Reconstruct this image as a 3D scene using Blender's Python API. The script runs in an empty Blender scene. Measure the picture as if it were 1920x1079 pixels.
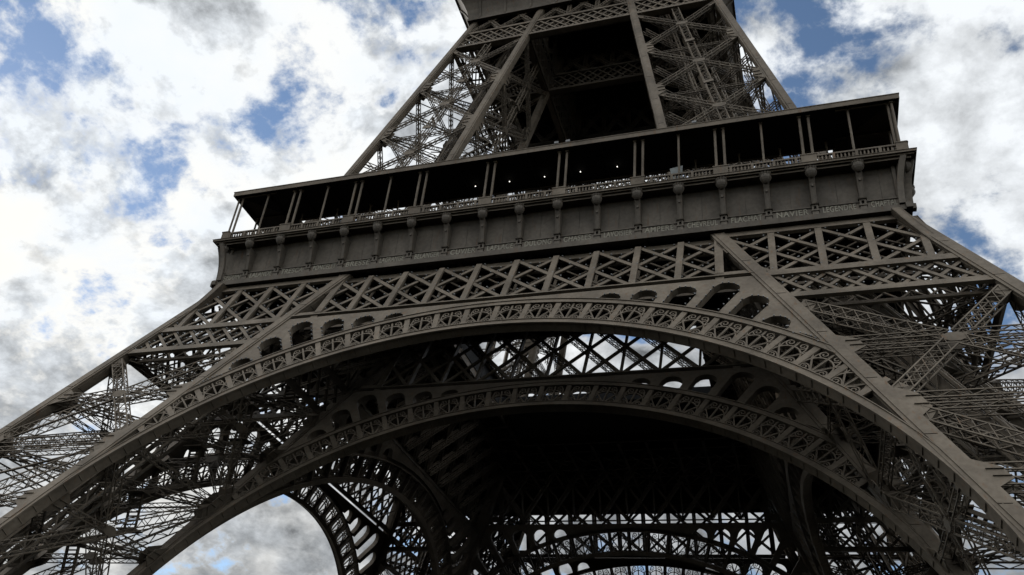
import bpy, math, random
from math import sin, cos, pi, sqrt, radians, atan2
from mathutils import Vector, Matrix

random.seed(7)
scene = bpy.context.scene
COL = scene.collection

# ------------------------------------------------------------------ camera, sky, sun, exposure
cam_data = bpy.data.cameras.new("camera")
cam = bpy.data.objects.new("camera", cam_data)
COL.objects.link(cam)
cam.location = (23.414, -98.273, 1.7)
cam.rotation_euler = (2.16134, -0.10654, 0.32183)
cam_data.sensor_width = 36.0
cam_data.lens = 36.0 * 1663.1 / 1920.0
cam_data.shift_x = 56.5 / 1920.0
cam_data.shift_y = 7.66 / 1920.0
cam_data.clip_end = 20000
scene.camera = cam

SUN_DIR = Vector((-0.80, 0.44, 0.42)).normalized()      # towards the sun (behind clouds, behind and left of the tower)
SUN_EL = math.asin(SUN_DIR.z)
SUN_AZ = atan2(SUN_DIR.x, SUN_DIR.y)

scene.view_settings.view_transform = 'Standard'
scene.view_settings.look = 'None'
scene.view_settings.exposure = 0.36
scene.view_settings.gamma = 1.0
scene.view_settings.use_curve_mapping = False

sun_data = bpy.data.lights.new("sun", 'SUN')
sun_data.energy = 0.5
sun_data.angle = radians(12)
sun_data.color = (1.0, 0.95, 0.87)
sun = bpy.data.objects.new("sun", sun_data)
COL.objects.link(sun)
sun.location = (-200, 100, 150)
sun.rotation_euler = (-SUN_DIR).to_track_quat('-Z', 'Y').to_euler()


def build_world():
    w = bpy.data.worlds.new("World")
    scene.world = w
    w.use_nodes = True
    nt = w.node_tree
    nt.nodes.clear()
    N, L = nt.nodes, nt.links

    def math_(op, a, b=None, c=None, clamp=False):
        n = N.new('ShaderNodeMath'); n.operation = op; n.use_clamp = clamp
        for k, v in enumerate((a, b, c)):
            if v is None: continue
            if isinstance(v, (int, float)): n.inputs[k].default_value = v
            else: L.new(v, n.inputs[k])
        return n.outputs[0]

    def vmath(op, a, b=None):
        n = N.new('ShaderNodeVectorMath'); n.operation = op
        for k, v in enumerate((a, b)):
            if v is None: continue
            if isinstance(v, (tuple, list, Vector)): n.inputs[k].default_value = tuple(v)
            else: L.new(v, n.inputs[k])
        return n

    def noise(vec, scale, detail, rough, dist=0.0):
        n = N.new('ShaderNodeTexNoise'); n.noise_dimensions = '3D'
        L.new(vec, n.inputs['Vector'])
        n.inputs['Scale'].default_value = scale
        n.inputs['Detail'].default_value = detail
        n.inputs['Roughness'].default_value = rough
        n.inputs['Distortion'].default_value = dist
        return n.outputs['Fac']

    def smooth(v, a, b):
        n = N.new('ShaderNodeMapRange'); n.interpolation_type = 'SMOOTHSTEP'
        L.new(v, n.inputs['Value'])
        n.inputs['From Min'].default_value = a; n.inputs['From Max'].default_value = b
        return n.outputs['Result']

    def mixc(f, a, b):
        n = N.new('ShaderNodeMix'); n.data_type = 'RGBA'
        if isinstance(f, (int, float)): n.inputs[0].default_value = f
        else: L.new(f, n.inputs[0])
        for k, v in ((6, a), (7, b)):
            if isinstance(v, tuple): n.inputs[k].default_value = v
            else: L.new(v, n.inputs[k])
        return n.outputs[2]

    tc = N.new('ShaderNodeTexCoord')
    dirv = vmath('NORMALIZE', tc.outputs['Generated']).outputs['Vector']
    sep = N.new('ShaderNodeSeparateXYZ'); L.new(dirv, sep.inputs[0])
    zc = math_('MAXIMUM', sep.outputs['Z'], 0.0)
    den = math_('ADD', zc, 0.45)
    comb = N.new('ShaderNodeCombineXYZ')                     # a flat cloud layer overhead
    L.new(math_('DIVIDE', sep.outputs['X'], den), comb.inputs[0])
    L.new(math_('DIVIDE', sep.outputs['Y'], den), comb.inputs[1])
    P0 = comb.outputs[0]
    wn = N.new('ShaderNodeTexNoise'); wn.inputs['Scale'].default_value = 3.0; wn.inputs['Detail'].default_value = 3
    L.new(P0, wn.inputs['Vector'])
    wv = vmath('SUBTRACT', wn.outputs['Color'], (0.5, 0.5, 0.5)).outputs['Vector']
    wsc = N.new('ShaderNodeVectorMath'); wsc.operation = 'SCALE'; L.new(wv, wsc.inputs[0]); wsc.inputs['Scale'].default_value = 0.06
    P = vmath('ADD', P0, wsc.outputs['Vector']).outputs['Vector']

    def billow(vec):
        """puffy cloud thickness: broad forms with cauliflower detail"""
        f1 = noise(vec, 8.5, 9.0, 0.60)
        f2 = noise(vec, 21.0, 6.0, 0.6)
        r = math_('ABSOLUTE', math_('SUBTRACT', f2, 0.5))
        f1 = math_('MULTIPLY_ADD', math_('SUBTRACT', f1, 0.5), 1.7, 0.55)
        return math_('MULTIPLY_ADD', r, -0.7, f1)
    det = billow(P)
    blob = None
    for d, k, a in CLOUD_BLOBS:
        dot = vmath('DOT_PRODUCT', dirv, Vector(d).normalized()).outputs['Value']
        e = math_('EXPONENT', math_('MULTIPLY', math_('SUBTRACT', dot, 1.0), k))
        blob = math_('MULTIPLY', e, a) if blob is None else math_('MULTIPLY_ADD', e, a, blob)
    dens = math_('ADD', det, math_('MULTIPLY', blob, 0.78))
    alpha = smooth(dens, 0.26, 0.51)
    thick = smooth(det, 0.30, 0.52)

    # the side of each billow turned to the sun is brighter, thick middles are grey
    s2 = Vector((SUN_DIR.x, SUN_DIR.y, 0)).normalized() * 0.03
    det2 = billow(vmath('ADD', P, (s2.x, s2.y, 0)).outputs['Vector'])
    lit = math_('SUBTRACT', det, det2)
    gsum = math_('MULTIPLY_ADD', noise(P, 9.5, 8.0, 0.54, 0.1), 0.65, math_('MULTIPLY', noise(P, 4.5, 4.0, 0.5), 0.35))
    for d, k, a in GREY_BANKS:
        dot = vmath('DOT_PRODUCT', dirv, Vector(d).normalized()).outputs['Value']
        gsum = math_('MULTIPLY_ADD', math_('EXPONENT', math_('MULTIPLY', math_('SUBTRACT', dot, 1.0), k)), a, gsum)
    grey = smooth(gsum, 0.415, 0.60)
    sdot = vmath('DOT_PRODUCT', dirv, SUN_DIR).outputs['Value']
    glow = math_('EXPONENT', math_('MULTIPLY', math_('SUBTRACT', sdot, 1.0), 5.0))
    # clouds towards the sun show their shaded sides, those opposite it are lit from the front
    toward = smooth(vmath('DOT_PRODUCT', dirv, Vector((SUN_DIR.x, SUN_DIR.y, 0.3)).normalized()).outputs['Value'], -0.4, 0.75)
    depth = math_('MULTIPLY_ADD', glow, 0.22, math_('MULTIPLY_ADD', toward, -0.34, -0.28))
    br = math_('MULTIPLY_ADD', math_('MULTIPLY', grey, thick), depth, 1.0)
    br = math_('MULTIPLY_ADD', lit, 1.1, br)
    br = math_('MULTIPLY', br, math_('MULTIPLY_ADD', toward, -0.36, 1.05))
    br = math_('MULTIPLY', br, math_('MULTIPLY_ADD', glow, 1.35, 0.95))
    br = math_('MULTIPLY', br, math_('MULTIPLY_ADD', math_('MINIMUM', zc, 0.7), 1.12, 0.13))   # an overcast deck dims towards the horizon
    br = math_('MINIMUM', math_('MAXIMUM', br, 0.10), 0.80)
    warm = mixc(glow, (0.92, 0.96, 1.0, 1), (1.0, 0.985, 0.935, 1))
    warm = mixc(math_('MULTIPLY', grey, thick), warm, (0.90, 0.95, 1.0, 1))
    cloud = N.new('ShaderNodeVectorMath'); cloud.operation = 'SCALE'
    L.new(warm, cloud.inputs[0]); L.new(math_('MULTIPLY', br, 1.0 / SKY_STRENGTH), cloud.inputs['Scale'])

    sky = N.new('ShaderNodeTexSky'); sky.sky_type = 'NISHITA'
    sky.sun_disc = False
    sky.sun_elevation = SUN_EL
    sky.sun_rotation = SUN_AZ
    sky.air_density = 1.0; sky.dust_density = 0.1; sky.ozone_density = 2.0
    bg = N.new('ShaderNodeBackground'); bg.inputs['Strength'].default_value = SKY_STRENGTH
    L.new(mixc(alpha, sky.outputs['Color'], cloud.outputs['Vector']), bg.inputs['Color'])
    out = N.new('ShaderNodeOutputWorld'); L.new(bg.outputs[0], out.inputs['Surface'])


SKY_STRENGTH = 0.10
CLOUD_BLOBS = [      # (direction, tightness, amount): thinner spots and denser banks of the deck
    ((-0.666, 0.367, 0.650), 1800, -0.18), ((-0.647, 0.398, 0.650), 2200, -0.20), ((-0.627, 0.443, 0.640), 2500, -0.22),
    ((-0.675, 0.413, 0.612), 1500, -0.10), ((-0.518, 0.561, 0.646), 900, -0.24), ((-0.607, 0.549, 0.575), 1300, -0.30),
    ((-0.600, 0.530, 0.592), 2500, -0.18), ((-0.374, 0.531, 0.760), 600, -0.20), ((-0.473, 0.521, 0.711), 2000, -0.14),
    ((-0.662, 0.493, 0.565), 2500, -0.15), ((-0.703, 0.480, 0.525), 1800, -0.16), ((-0.647, 0.540, 0.538), 3000, -0.16),
    ((-0.658, 0.581, 0.479), 4000, -0.14), ((0.030, 0.675, 0.737), 100, -0.22), ((0.062, 0.661, 0.748), 1500, -0.14),
    ((0.022, 0.694, 0.719), 1500, -0.14), ((0.100, 0.692, 0.715), 900, -0.16), ((0.142, 0.731, 0.668), 1200, -0.16),
    ((0.207, 0.800, 0.563), 600, -0.22), ((-0.570, 0.775, 0.273), 3000, -0.10), ((-0.540, 0.790, 0.290), 200, 0.07), ((0.055, 0.685, 0.726), 2500, 0.16),
    ((0.185, 0.661, 0.727), 160, 0.16), ((0.181, 0.757, 0.628), 220, 0.26), ((-0.648, 0.437, 0.624), 2500, 0.08),
    ((-0.560, 0.490, 0.667), 250, 0.08), ((-0.430, 0.590, 0.683), 180, 0.14), ((-0.630, 0.570, 0.520), 300, 0.12),
    ((-0.700, 0.583, 0.410), 120, 0.14), ((-0.540, 0.790, 0.290), 60, 0.10), ((-0.100, 0.850, 0.520), 30, 0.10),
]
GREY_BANKS = [       # where the deck is deeper and its base greyer, or thin and bright
    ((-0.672, 0.441, 0.595), 700, 0.077), ((-0.654, 0.549, 0.521), 700, 0.088), ((-0.604, 0.600, 0.524), 900, 0.077),
    ((-0.714, 0.565, 0.413), 700, 0.088), ((-0.685, 0.615, 0.390), 900, 0.077), ((-0.436, 0.591, 0.678), 500, 0.055),
    ((-0.375, 0.578, 0.725), 500, 0.055), ((-0.576, 0.494, 0.651), 900, 0.044), ((-0.643, 0.608, 0.466), 900, 0.055),
    ((0.201, 0.729, 0.654), 60, -0.088), ((-0.539, 0.785, 0.305), 300, 0.033), ((-0.700, 0.500, 0.500), 2500, -0.055),
]
build_world()

# ------------------------------------------------------------------ materials
def paint_material(name, base, rough=0.55, spots=0.5, streaks=True):
    m = bpy.data.materials.new(name); m.use_nodes = True
    nt = m.node_tree; N, L = nt.nodes, nt.links
    b = N['Principled BSDF']
    tc = N.new('ShaderNodeTexCoord')
    n1 = N.new('ShaderNodeTexNoise'); n1.inputs['Scale'].default_value = 0.35; n1.inputs['Detail'].default_value = 5
    n2 = N.new('ShaderNodeTexNoise'); n2.inputs['Scale'].default_value = 3.1; n2.inputs['Detail'].default_value = 6
    mp = N.new('ShaderNodeMapping'); mp.inputs['Scale'].default_value = (2.2, 2.2, 0.22)
    n3 = N.new('ShaderNodeTexNoise'); n3.inputs['Scale'].default_value = 1.6; n3.inputs['Detail'].default_value = 5
    L.new(tc.outputs['Object'], n1.inputs['Vector']); L.new(tc.outputs['Object'], n2.inputs['Vector'])
    L.new(tc.outputs['Object'], mp.inputs[0]); L.new(mp.outputs[0], n3.inputs['Vector'])
    r1 = N.new('ShaderNodeValToRGB')
    e = r1.color_ramp.elements
    e[0].position = 0.3; e[0].color = tuple(c * 0.68 for c in base) + (1,)
    e[1].position = 0.72; e[1].color = tuple(min(1, c * 1.26) for c in base) + (1,)
    L.new(n1.outputs['Fac'], r1.inputs[0])
    mx = N.new('ShaderNodeMix'); mx.data_type = 'RGBA'; mx.blend_type = 'MULTIPLY'; mx.inputs[0].default_value = spots
    r2 = N.new('ShaderNodeValToRGB')
    r2.color_ramp.elements[0].position = 0.3; r2.color_ramp.elements[0].color = (0.6, 0.58, 0.55, 1)
    r2.color_ramp.elements[1].position = 0.6; r2.color_ramp.elements[1].color = (1, 1, 1, 1)
    L.new(n2.outputs['Fac'], r2.inputs[0])
    L.new(r1.outputs[0], mx.inputs[6]); L.new(r2.outputs[0], mx.inputs[7])
    col = mx.outputs[2]
    if streaks:
        r3 = N.new('ShaderNodeValToRGB')
        r3.color_ramp.elements[0].position = 0.60; r3.color_ramp.elements[0].color = (0, 0, 0, 1)
        r3.color_ramp.elements[1].position = 0.74; r3.color_ramp.elements[1].color = (0.75, 0.75, 0.75, 1)
        L.new(n3.outputs['Fac'], r3.inputs[0])
        m3 = N.new('ShaderNodeMix'); m3.data_type = 'RGBA'
        L.new(r3.outputs[0], m3.inputs[0]); L.new(col, m3.inputs[6])
        m3.inputs[7].default_value = (base[0] * 0.95, base[1] * 0.70, base[2] * 0.52, 1)
        col = m3.outputs[2]
    L.new(col, b.inputs['Base Color'])
    b.inputs['Roughness'].default_value = rough
    b.inputs['Specular IOR Level'].default_value = 0.22
    return m


def plain_material(name, base, rough=0.6, emit=None):
    m = paint_material(name, base, rough, 0.35, False)
    if emit:
        b = m.node_tree.nodes['Principled BSDF']
        b.inputs['Emission Color'].default_value = (1, 0.95, 0.85, 1)
        b.inputs['Emission Strength'].default_value = emit
    return m


M_IRON = paint_material("brown_iron_paint", (0.33, 0.266, 0.196))
M_WALL = paint_material("brown_panel_paint", (0.27, 0.226, 0.175))
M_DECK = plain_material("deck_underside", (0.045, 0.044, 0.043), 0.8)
M_GILT = plain_material("dull_gilt", (0.50, 0.45, 0.34), 0.5)
M_LAMP = plain_material("lamp_glass", (0.42, 0.41, 0.39), 0.35)
M_GLOW = plain_material("lit_lamp", (0.8, 0.8, 0.75), 0.5, 2.5)
M_STONE = plain_material("plinth_stone", (0.32, 0.29, 0.25), 0.85)
M_GROUND = plain_material("plaza_asphalt", (0.052, 0.05, 0.047), 0.95)
M_BOARD = plain_material("pale_board", (0.55, 0.57, 0.54), 0.6)

# ------------------------------------------------------------------ mesh builder
class MB:
    def __init__(s):
        s.v = []; s.f = []

    def quadstrip_prism(s, ring0, ring1, caps=True):
        n = len(ring0); b = len(s.v)
        s.v.extend([tuple(p) for p in ring0]); s.v.extend([tuple(p) for p in ring1])
        for i in range(n):
            j = (i + 1) % n
            s.f.append((b + i, b + j, b + n + j, b + n + i))
        if caps:
            s.f.append(tuple(b + i for i in reversed(range(n))))
            s.f.append(tuple(b + n + i for i in range(n)))

    def beam(s, p, q, w, h, n, caps=True):
        """bar from p to q, w across (in the plane), h along the normal n"""
        p = Vector(p); q = Vector(q); n = Vector(n)
        a = (q - p)
        if a.length < 1e-6: return
        a.normalize()
        sd = n.cross(a)
        if sd.length < 1e-6: sd = Vector((1, 0, 0)).cross(a)
        sd.normalize(); nn = a.cross(sd)
        c = [sd * (w / 2 * i) + nn * (h / 2 * j) for i, j in ((-1, -1), (1, -1), (1, 1), (-1, 1))]
        s.quadstrip_prism([p + k for k in c], [q + k for k in c], caps)

    def box(s, x0, x1, y0, y1, z0, z1):
        r0 = [(x0, y0, z0), (x1, y0, z0), (x1, y1, z0), (x0, y1, z0)]
        r1 = [(x, y, z1) for x, y, _ in r0]
        s.quadstrip_prism([Vector(p) for p in r0], [Vector(p) for p in r1])

    def poly(s, pts, n, th):
        """flat plate: polygon pts extruded by th against n"""
        n = Vector(n).normalized()
        a = [Vector(p) for p in pts]
        s.quadstrip_prism([p - n * th for p in a], a)

    def laced(s, p, q, w, d, n, ch=0.13, bar=0.09, pitch=1.0, cross=True, side=True):
        """open lattice girder: four corner angles, lacing on the faces"""
        p = Vector(p); q = Vector(q); n = Vector(n).normalized()
        a = q - p; ln = a.length
        if ln < 0.3: return
        a.normalize()
        sd = n.cross(a).normalized(); nn = a.cross(sd)
        cs = {}
        for i in (-1, 1):
            for j in (-1, 1):
                o = sd * (w / 2 * i) + nn * (d / 2 * j)
                cs[i, j] = o
                s.beam(p + o, q + o, ch, ch, n, False)
        k = max(2, int(round(ln / pitch)))
        for m in range(k):
            t0 = p + a * (ln * m / k); t1 = p + a * (ln * (m + 1) / k)
            for j in (-1, 1):
                i = 1 if m % 2 else -1
                s.beam(t0 + cs[i, j], t1 + cs[-i, j], bar, 0.04, nn, False)
                if cross: s.beam(t0 + cs[-i, j] + nn * 0.045, t1 + cs[i, j] + nn * 0.045, bar, 0.04, nn, False)
            if side:
                for i in (-1, 1):
                    j = 1 if m % 2 else -1
                    s.beam(t0 + cs[i, j], t1 + cs[i, -j], bar, 0.04, sd, False)

    def ribbon(s, pts, w, n, th, closed=False):
        """flat ribbon along a polyline"""
        n = Vector(n)
        for i in range(len(pts) - 1):
            s.beam(pts[i], pts[i + 1], w, th, n, i in (0, len(pts) - 2))

    def add(s, o, M=None):
        b = len(s.v)
        if M is None: s.v.extend(o.v)
        else: s.v.extend([tuple(M @ Vector(p)) for p in o.v])
        s.f.extend([tuple(b + i for i in f) for f in o.f])

    def mesh(s, name, mat):
        me = bpy.data.meshes.new(name)
        me.from_pydata(s.v, [], s.f)
        me.materials.append(mat)
        me.update()
        return me


def obj(name, data, parent=None, M=None, label=None, kind=None):
    o = bpy.data.objects.new(name, data)
    COL.objects.link(o)
    if parent: o.parent = parent
    if M is not None: o.matrix_basis = M
    if label: o['label'] = label
    if kind: o['kind'] = kind
    return o


def tag(o, label, cat, group=None):
    o['label'] = label; o['category'] = cat
    if group: o['group'] = group
    return o


class Assembly:
    """one part with its pieces; either split into sub-part objects or joined into one mesh"""
    def __init__(s, name, mat):
        s.name, s.mat, s.root, s.items, s.shared = name, mat, MB(), [], {}

    def piece(s, name, mb, M=None, mat=None, kind=None):
        s.items.append((name, mb, M, mat or s.mat, kind))

    def split(s, parent, M=None):
        return s.split_many(parent, [M])[0]

    def split_many(s, parent, Ms):
        root_me = s.root.mesh(s.name, s.mat)
        cache = {}
        outs = []
        for M in Ms:
            r = obj(s.name, root_me, parent, M)
            for name, mb, m, mat, kind in s.items:
                key = id(mb)
                if key not in cache: cache[key] = mb.mesh(name, mat)
                obj(name, cache[key], r, m, kind=kind)
            outs.append(r)
        return outs

    def joined(s):
        j = MB(); j.add(s.root)
        for name, mb, m, mat, kind in s.items:
            if mat is s.mat: j.add(mb, m)
        return j.mesh(s.name, s.mat)


def RZ(k):
    return Matrix.Rotation(k * pi / 2, 4, 'Z')

# ------------------------------------------------------------------ leading dimensions (metres)
HS = 0.4754                     # lean of the lower faces per metre of height
KK = sqrt(1 + HS * HS)
H0 = 33.82 + 52 * HS            # half width at the ground
PW = 14.77                      # width of a pier
BAY = 3.83
S0, R_IN, R_FAN, R_TOP, R_EXT = 10.2, 34.97, 35.53, 38.08, 38.66
PITCH = radians(4.19)
NF = Vector((0, -1, HS)) / KK   # outward normal of the front face
TF = Vector((0, HS, 1)) / KK    # up the front face

def H(z): return H0 - HS * z
def I(z): return H(z) - PW
def FS(x, z, d=0.0, yoff=0.0): return Vector((x, -H(z) + yoff, z)) + NF * d
def AR(th, r, d=0.0, yoff=0.0):            # polar coordinates of the arch, in the leaning face
    return FS(r * sin(th), (S0 + r * cos(th)) / KK, d, yoff)
def U(z): return 28.472 - 0.24988 * (z - 66)
def V(z): return 14.254 - 0.16408 * (z - 66)
RAFT = 1.25

# ------------------------------------------------------------------ the tower (one thing) and the ground
tower = bpy.data.objects.new("iron_tower", None)
COL.objects.link(tower)
tag(tower, "giant brown wrought iron lattice tower on four leaning piers, seen from below its decorated arch", "tower")

gm = MB(); gm.box(-900, 900, -900, 900, -1.0, 0.0)
g = obj("ground", gm.mesh("ground", M_GROUND)); g['kind'] = 'structure'


def clip(p, q, planes):
    """clip 2-D segment to half-planes a*x+b*y<=c"""
    t0, t1 = 0.0, 1.0
    d = (q[0] - p[0], q[1] - p[1])
    for a, b, c in planes:
        f0 = a * p[0] + b * p[1] - c; df = a * d[0] + b * d[1]
        if abs(df) < 1e-9:
            if f0 > 0: return None
            continue
        t = -f0 / df
        if df > 0: t1 = min(t1, t)
        else: t0 = max(t0, t)
    if t1 - t0 < 0.03: return None
    return ((p[0] + d[0] * t0, p[1] + d[1] * t0), (p[0] + d[0] * t1, p[1] + d[1] * t1))


# ------------------------------------------------------------------ lower belt trusses
LAMPS = MB()
def lamp_dot(P, n, r=0.055):
    t = Vector(n)
    LAMPS.beam(P, P + t * 0.16, 2 * r, 2 * r, Vector((1, 0, 0)))


def make_belt(yoff, lamps):
    A = Assembly("belt_truss", M_IRON)
    c = A.root
    n = NF
    def hb(x0, x1, z, h, th, d):
        c.beam(FS(x0, z, d, yoff), FS(x1, z, d, yoff), h, th, n)
    # chords, front and back layers
    for s in (1, -1):
        hb(s * (I(51.5) - 0.3), s * H(51.5), 51.5, 0.75, 0.35, -0.24)
        hb(s * I(44.8), s * (H(44.8) - 0.5), 44.8, 0.72, 0.16, -0.14)
        hb(s * I(41.5), s * (H(41.5) - 0.5), 41.5, 0.62, 0.16, -0.14)
        if yoff == 0:
            hb(s * I(44.8), s * (H(44.8) - 0.5), 44.8, 0.4, 0.2, -1.35)
            hb(s * I(41.5), s * (H(41.5) - 0.5), 41.5, 0.4, 0.2, -1.35)
        # lower flanges that show as a darker step
        hb(s * I(44.4), s * (H(44.4) - 0.5), 44.41, 0.06, 0.34, -0.2)
        hb(s * I(41.1), s * (H(41.1) - 0.5), 41.17, 0.06, 0.34, -0.2)
    if yoff == 0: hb(-19.2, 19.2, 51.55, 0.8, 0.3, -0.75)
    else: hb(-18.6, 18.6, 54.3, 0.8, 0.3, -0.5)
    hb(-21.4, 21.4, 45.0, 0.16, 0.5, -0.22)
    if yoff == 0:
        hb(-19.2, 19.2, 51.3, 0.5, 0.25, -1.6)
        hb(-20.4, 20.4, 45.0, 0.5, 0.25, -1.6)
    # corner plates beside the rafters with their triangular openings
    for s in (1, -1):
        c.beam(FS(s * 18.75, 44.6, -0.2, yoff), FS(s * 18.55, 51.3, -0.2, yoff), 0.7, 0.16, n)
        pts = [(19.0, 49.0), (19.0, 51.2), (18.3, 51.2), (19.8, 48.2)]
        c.poly([FS(s * x, z, -0.12, yoff) for x, z in ((18.4, 51.3), (18.4, 50.2), (19.3, 48.6), (20.2, 48.6), (19.4, 51.3))][::s], n, 0.12)
        c.poly([FS(s * x, z, -0.12, yoff) for x, z in ((18.4, 44.9), (22.0, 44.9), (21.6, 45.6), (18.4, 45.6))][::s], n, 0.12)

    zc0, zc1 = 45.1, (51.25 if yoff == 0 else 54.0)
    # verticals
    xs = [BAY * i for i in range(-4, 5)]
    for x in xs:
        vw = 0.56 if yoff == 0 else 0.22
        b = MB(); b.beam(FS(x, zc0, -0.2, yoff), FS(x, zc1, -0.2, yoff), vw, 0.2, n)
        b.beam(FS(x, zc0, -0.45, yoff), FS(x, zc1, -0.45, yoff), 0.1, 0.5, n)
        A.piece("vertical", b)
        if yoff == 0: c.beam(FS(x, zc0, -1.6, yoff), FS(x, zc1, -1.6, yoff), 0.26, 0.12, n, False)
    for s in (1, -1):
        for i in (6, 7, 8, 9):
            x = BAY * i
            zt = min(51.15, (H0 - 1.1 - x) / HS)
            b = MB(); b.beam(FS(s * x, 45.1, -0.2, yoff), FS(s * x, zt, -0.2, yoff), 0.56, 0.2, n)
            b.beam(FS(s * x, 45.1, -0.45, yoff), FS(s * x, zt, -0.45, yoff), 0.1, 0.5, n)
            A.piece("vertical", b)
            if yoff == 0: c.beam(FS(s * x, 45.1, -1.35, yoff), FS(s * x, zt, -1.35, yoff), 0.22, 0.12, n, False)

    def diagonals(i0, i1, pitch, span, z0, z1, planes, w, lampy, name, back):
        for i in range(i0, i1):
            for sg in (1, -1):
                p = (i * pitch, z1); q = ((i + span * sg) * pitch, z0)
                r = clip(p, q, planes)
                if not r: continue
                d = -0.26 if sg > 0 else -0.36
                b = MB()
                P, Q = FS(r[0][0], r[0][1], d, yoff), FS(r[1][0], r[1][1], d, yoff)
                b.beam(P, Q, w, 0.09, n)
                b.beam(P - n * 0.14, Q - n * 0.14, 0.07, 0.26, n)
                A.piece(name, b)
                if yoff == 0: c.beam(FS(r[0][0], r[0][1], d + back, yoff), FS(r[1][0], r[1][1], d + back, yoff), w * 0.5, 0.1, n, False)
                elif span == 2 and sg > 0: c.laced(FS(r[0][0], r[0][1], d - 0.9, yoff), FS(r[1][0], r[1][1], d - 0.9, yoff), 0.5, 0.3, n, 0.08, 0.06, 0.6, cross=False)
                if lampy:
                    L = (Q - P); k = max(2, int(L.length / 1.05)); a = L.normalized(); sd = n.cross(a)
                    if sd.z < 0: sd = -sd
                    for m in range(k):
                        lamp_dot(P + L * ((m + 0.5) / k) + sd * (w / 2 + 0.10) + n * 0.02, n)
    HP = [(0, 1, zc1), (0, -1, -zc0)]
    diagonals(-7, 8, BAY, 2, zc0, zc1, [(1, 0, 18.45), (-1, 0, 18.45)], 0.36, lamps, "diagonal", -1.25)
    for s in (1, -1):
        pl = [(-s, -HS, -(H0 - PW)), (s, HS, H0 - 1.1)]
        a, b = (4, 12) if s > 0 else (-11, -3)
        diagonals(a, b, BAY, 2, 45.1, 51.2, pl, 0.34, lamps, "diagonal", -1.1)
        a, b = (10, 23) if s > 0 else (-22, -9)
        diagonals(a, b, BAY / 2, 1.45, 41.75, 44.45, pl, 0.30, lamps, "diagonal", -1.1)
    return A


# ------------------------------------------------------------------ arches with their fan grilles
def make_fan():
    """one openwork fan panel in local coordinates: x across, y up (radial), z outward"""
    b = MB(); n = Vector((0, 0, 1))
    def P(u, v): return Vector((u, v, 0))
    T = 0.14
    c0 = (0.0, 0.02); rad = 1.80
    for a in (-33, 0, 33):
        t = radians(a); l = rad + (0.05 if a else 0.62)
        sq = 0.92 if a else 1.0
        b.beam(P(c0[0], c0[1]), P(c0[0] + sin(t) * l * 1.0, c0[1] + cos(t) * l * sq), 0.11, T, n, True)
        b.beam(P(c0[0] - 0.06 * cos(t), c0[1]), P(c0[0] + sin(t) * (l - .1) - 0.07 * cos(t), c0[1] + cos(t) * (l - .1) * sq), 0.035, T * 1.3, n, False)
    pts = []
    for k in range(15):
        t = radians(-86 + 172 * k / 14)
        pts.append(P(1.10 * sin(t), 0.52 + 1.28 * cos(t)))
    b.ribbon(pts, 0.11, n, T)
    def volute(cx, cy, r, a0, turns, sgn, w):
        q = []
        K = 14
        for k in range(K + 1):
            t = k / K; rr = r * (1 - 0.78 * t); a = a0 + sgn * turns * 2 * pi * t
            q.append(P(cx + rr * cos(a), cy + rr * sin(a)))
        b.ribbon(q, w, n, T)
    for s in (1, -1):
        volute(s * 0.50, 2.10, 0.36, radians(270 if s > 0 else 270), 1.35, s, 0.085)
        volute(s * 0.74, 0.30, 0.33, radians(90), 1.3, -s, 0.085)
        b.ribbon([P(s * 0.12, 0.06), P(s * 0.34, 0.36), P(s * 0.55, 0.56), P(s * 0.74, 0.63)], 0.085, n, T)
        b.ribbon([P(s * 0.86, 1.30), P(s * 0.90, 1.75), P(s * 0.80, 2.20), P(s * 0.62, 2.42)], 0.085, n, T)
        b.ribbon([P(s * 1.08, 0.5), P(s * 1.12, 1.2), P(s * 1.18, 2.45)], 0.07, n, T)
        b.beam(P(s * 0.86, 1.3), P(s * 1.16, 1.75), 0.07, T, n)
    return b

FAN = make_fan()

def arch_matrix(th, r, d, yoff):
    X = Vector((cos(th), 0, 0)) - TF * sin(th)
    Y = Vector((sin(th), 0, 0)) + TF * cos(th)
    Z = X.cross(Y)
    o = AR(th, r, d, yoff)
    return Matrix(((X.x, Y.x, Z.x, o.x), (X.y, Y.y, Z.y, o.y), (X.z, Y.z, Z.z, o.z), (0, 0, 0, 1)))


def ring(mb, r0, r1, d0, d1, th0, th1, n, yoff):
    """curved box between radii r0,r1 and depths d0 (front), d1 (back)"""
    prev = None; b = len(mb.v)
    for k in range(n + 1):
        th = th0 + (th1 - th0) * k / n
        mb.v.extend(tuple(AR(th, r, d, yoff)) for r, d in ((r0, d0), (r1, d0), (r1, d1), (r0, d1)))
    for k in range(n):
        a = b + 4 * k; c = a + 4
        for i in range(4):
            j = (i + 1) % 4
            mb.f.append((a + i, a + j, c + j, c + i))
    mb.f.append((b, b + 3, b + 2, b + 1)); e = b + 4 * n
    mb.f.append((e, e + 1, e + 2, e + 3))


def arch_bound(th):
    r1 = (44.62 * KK - S0) / cos(th)
    k = H0 - PW - 1.15
    r2 = (k - HS / KK * S0) / (sin(abs(th)) + HS / KK * cos(th))
    return r1, r2


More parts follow.
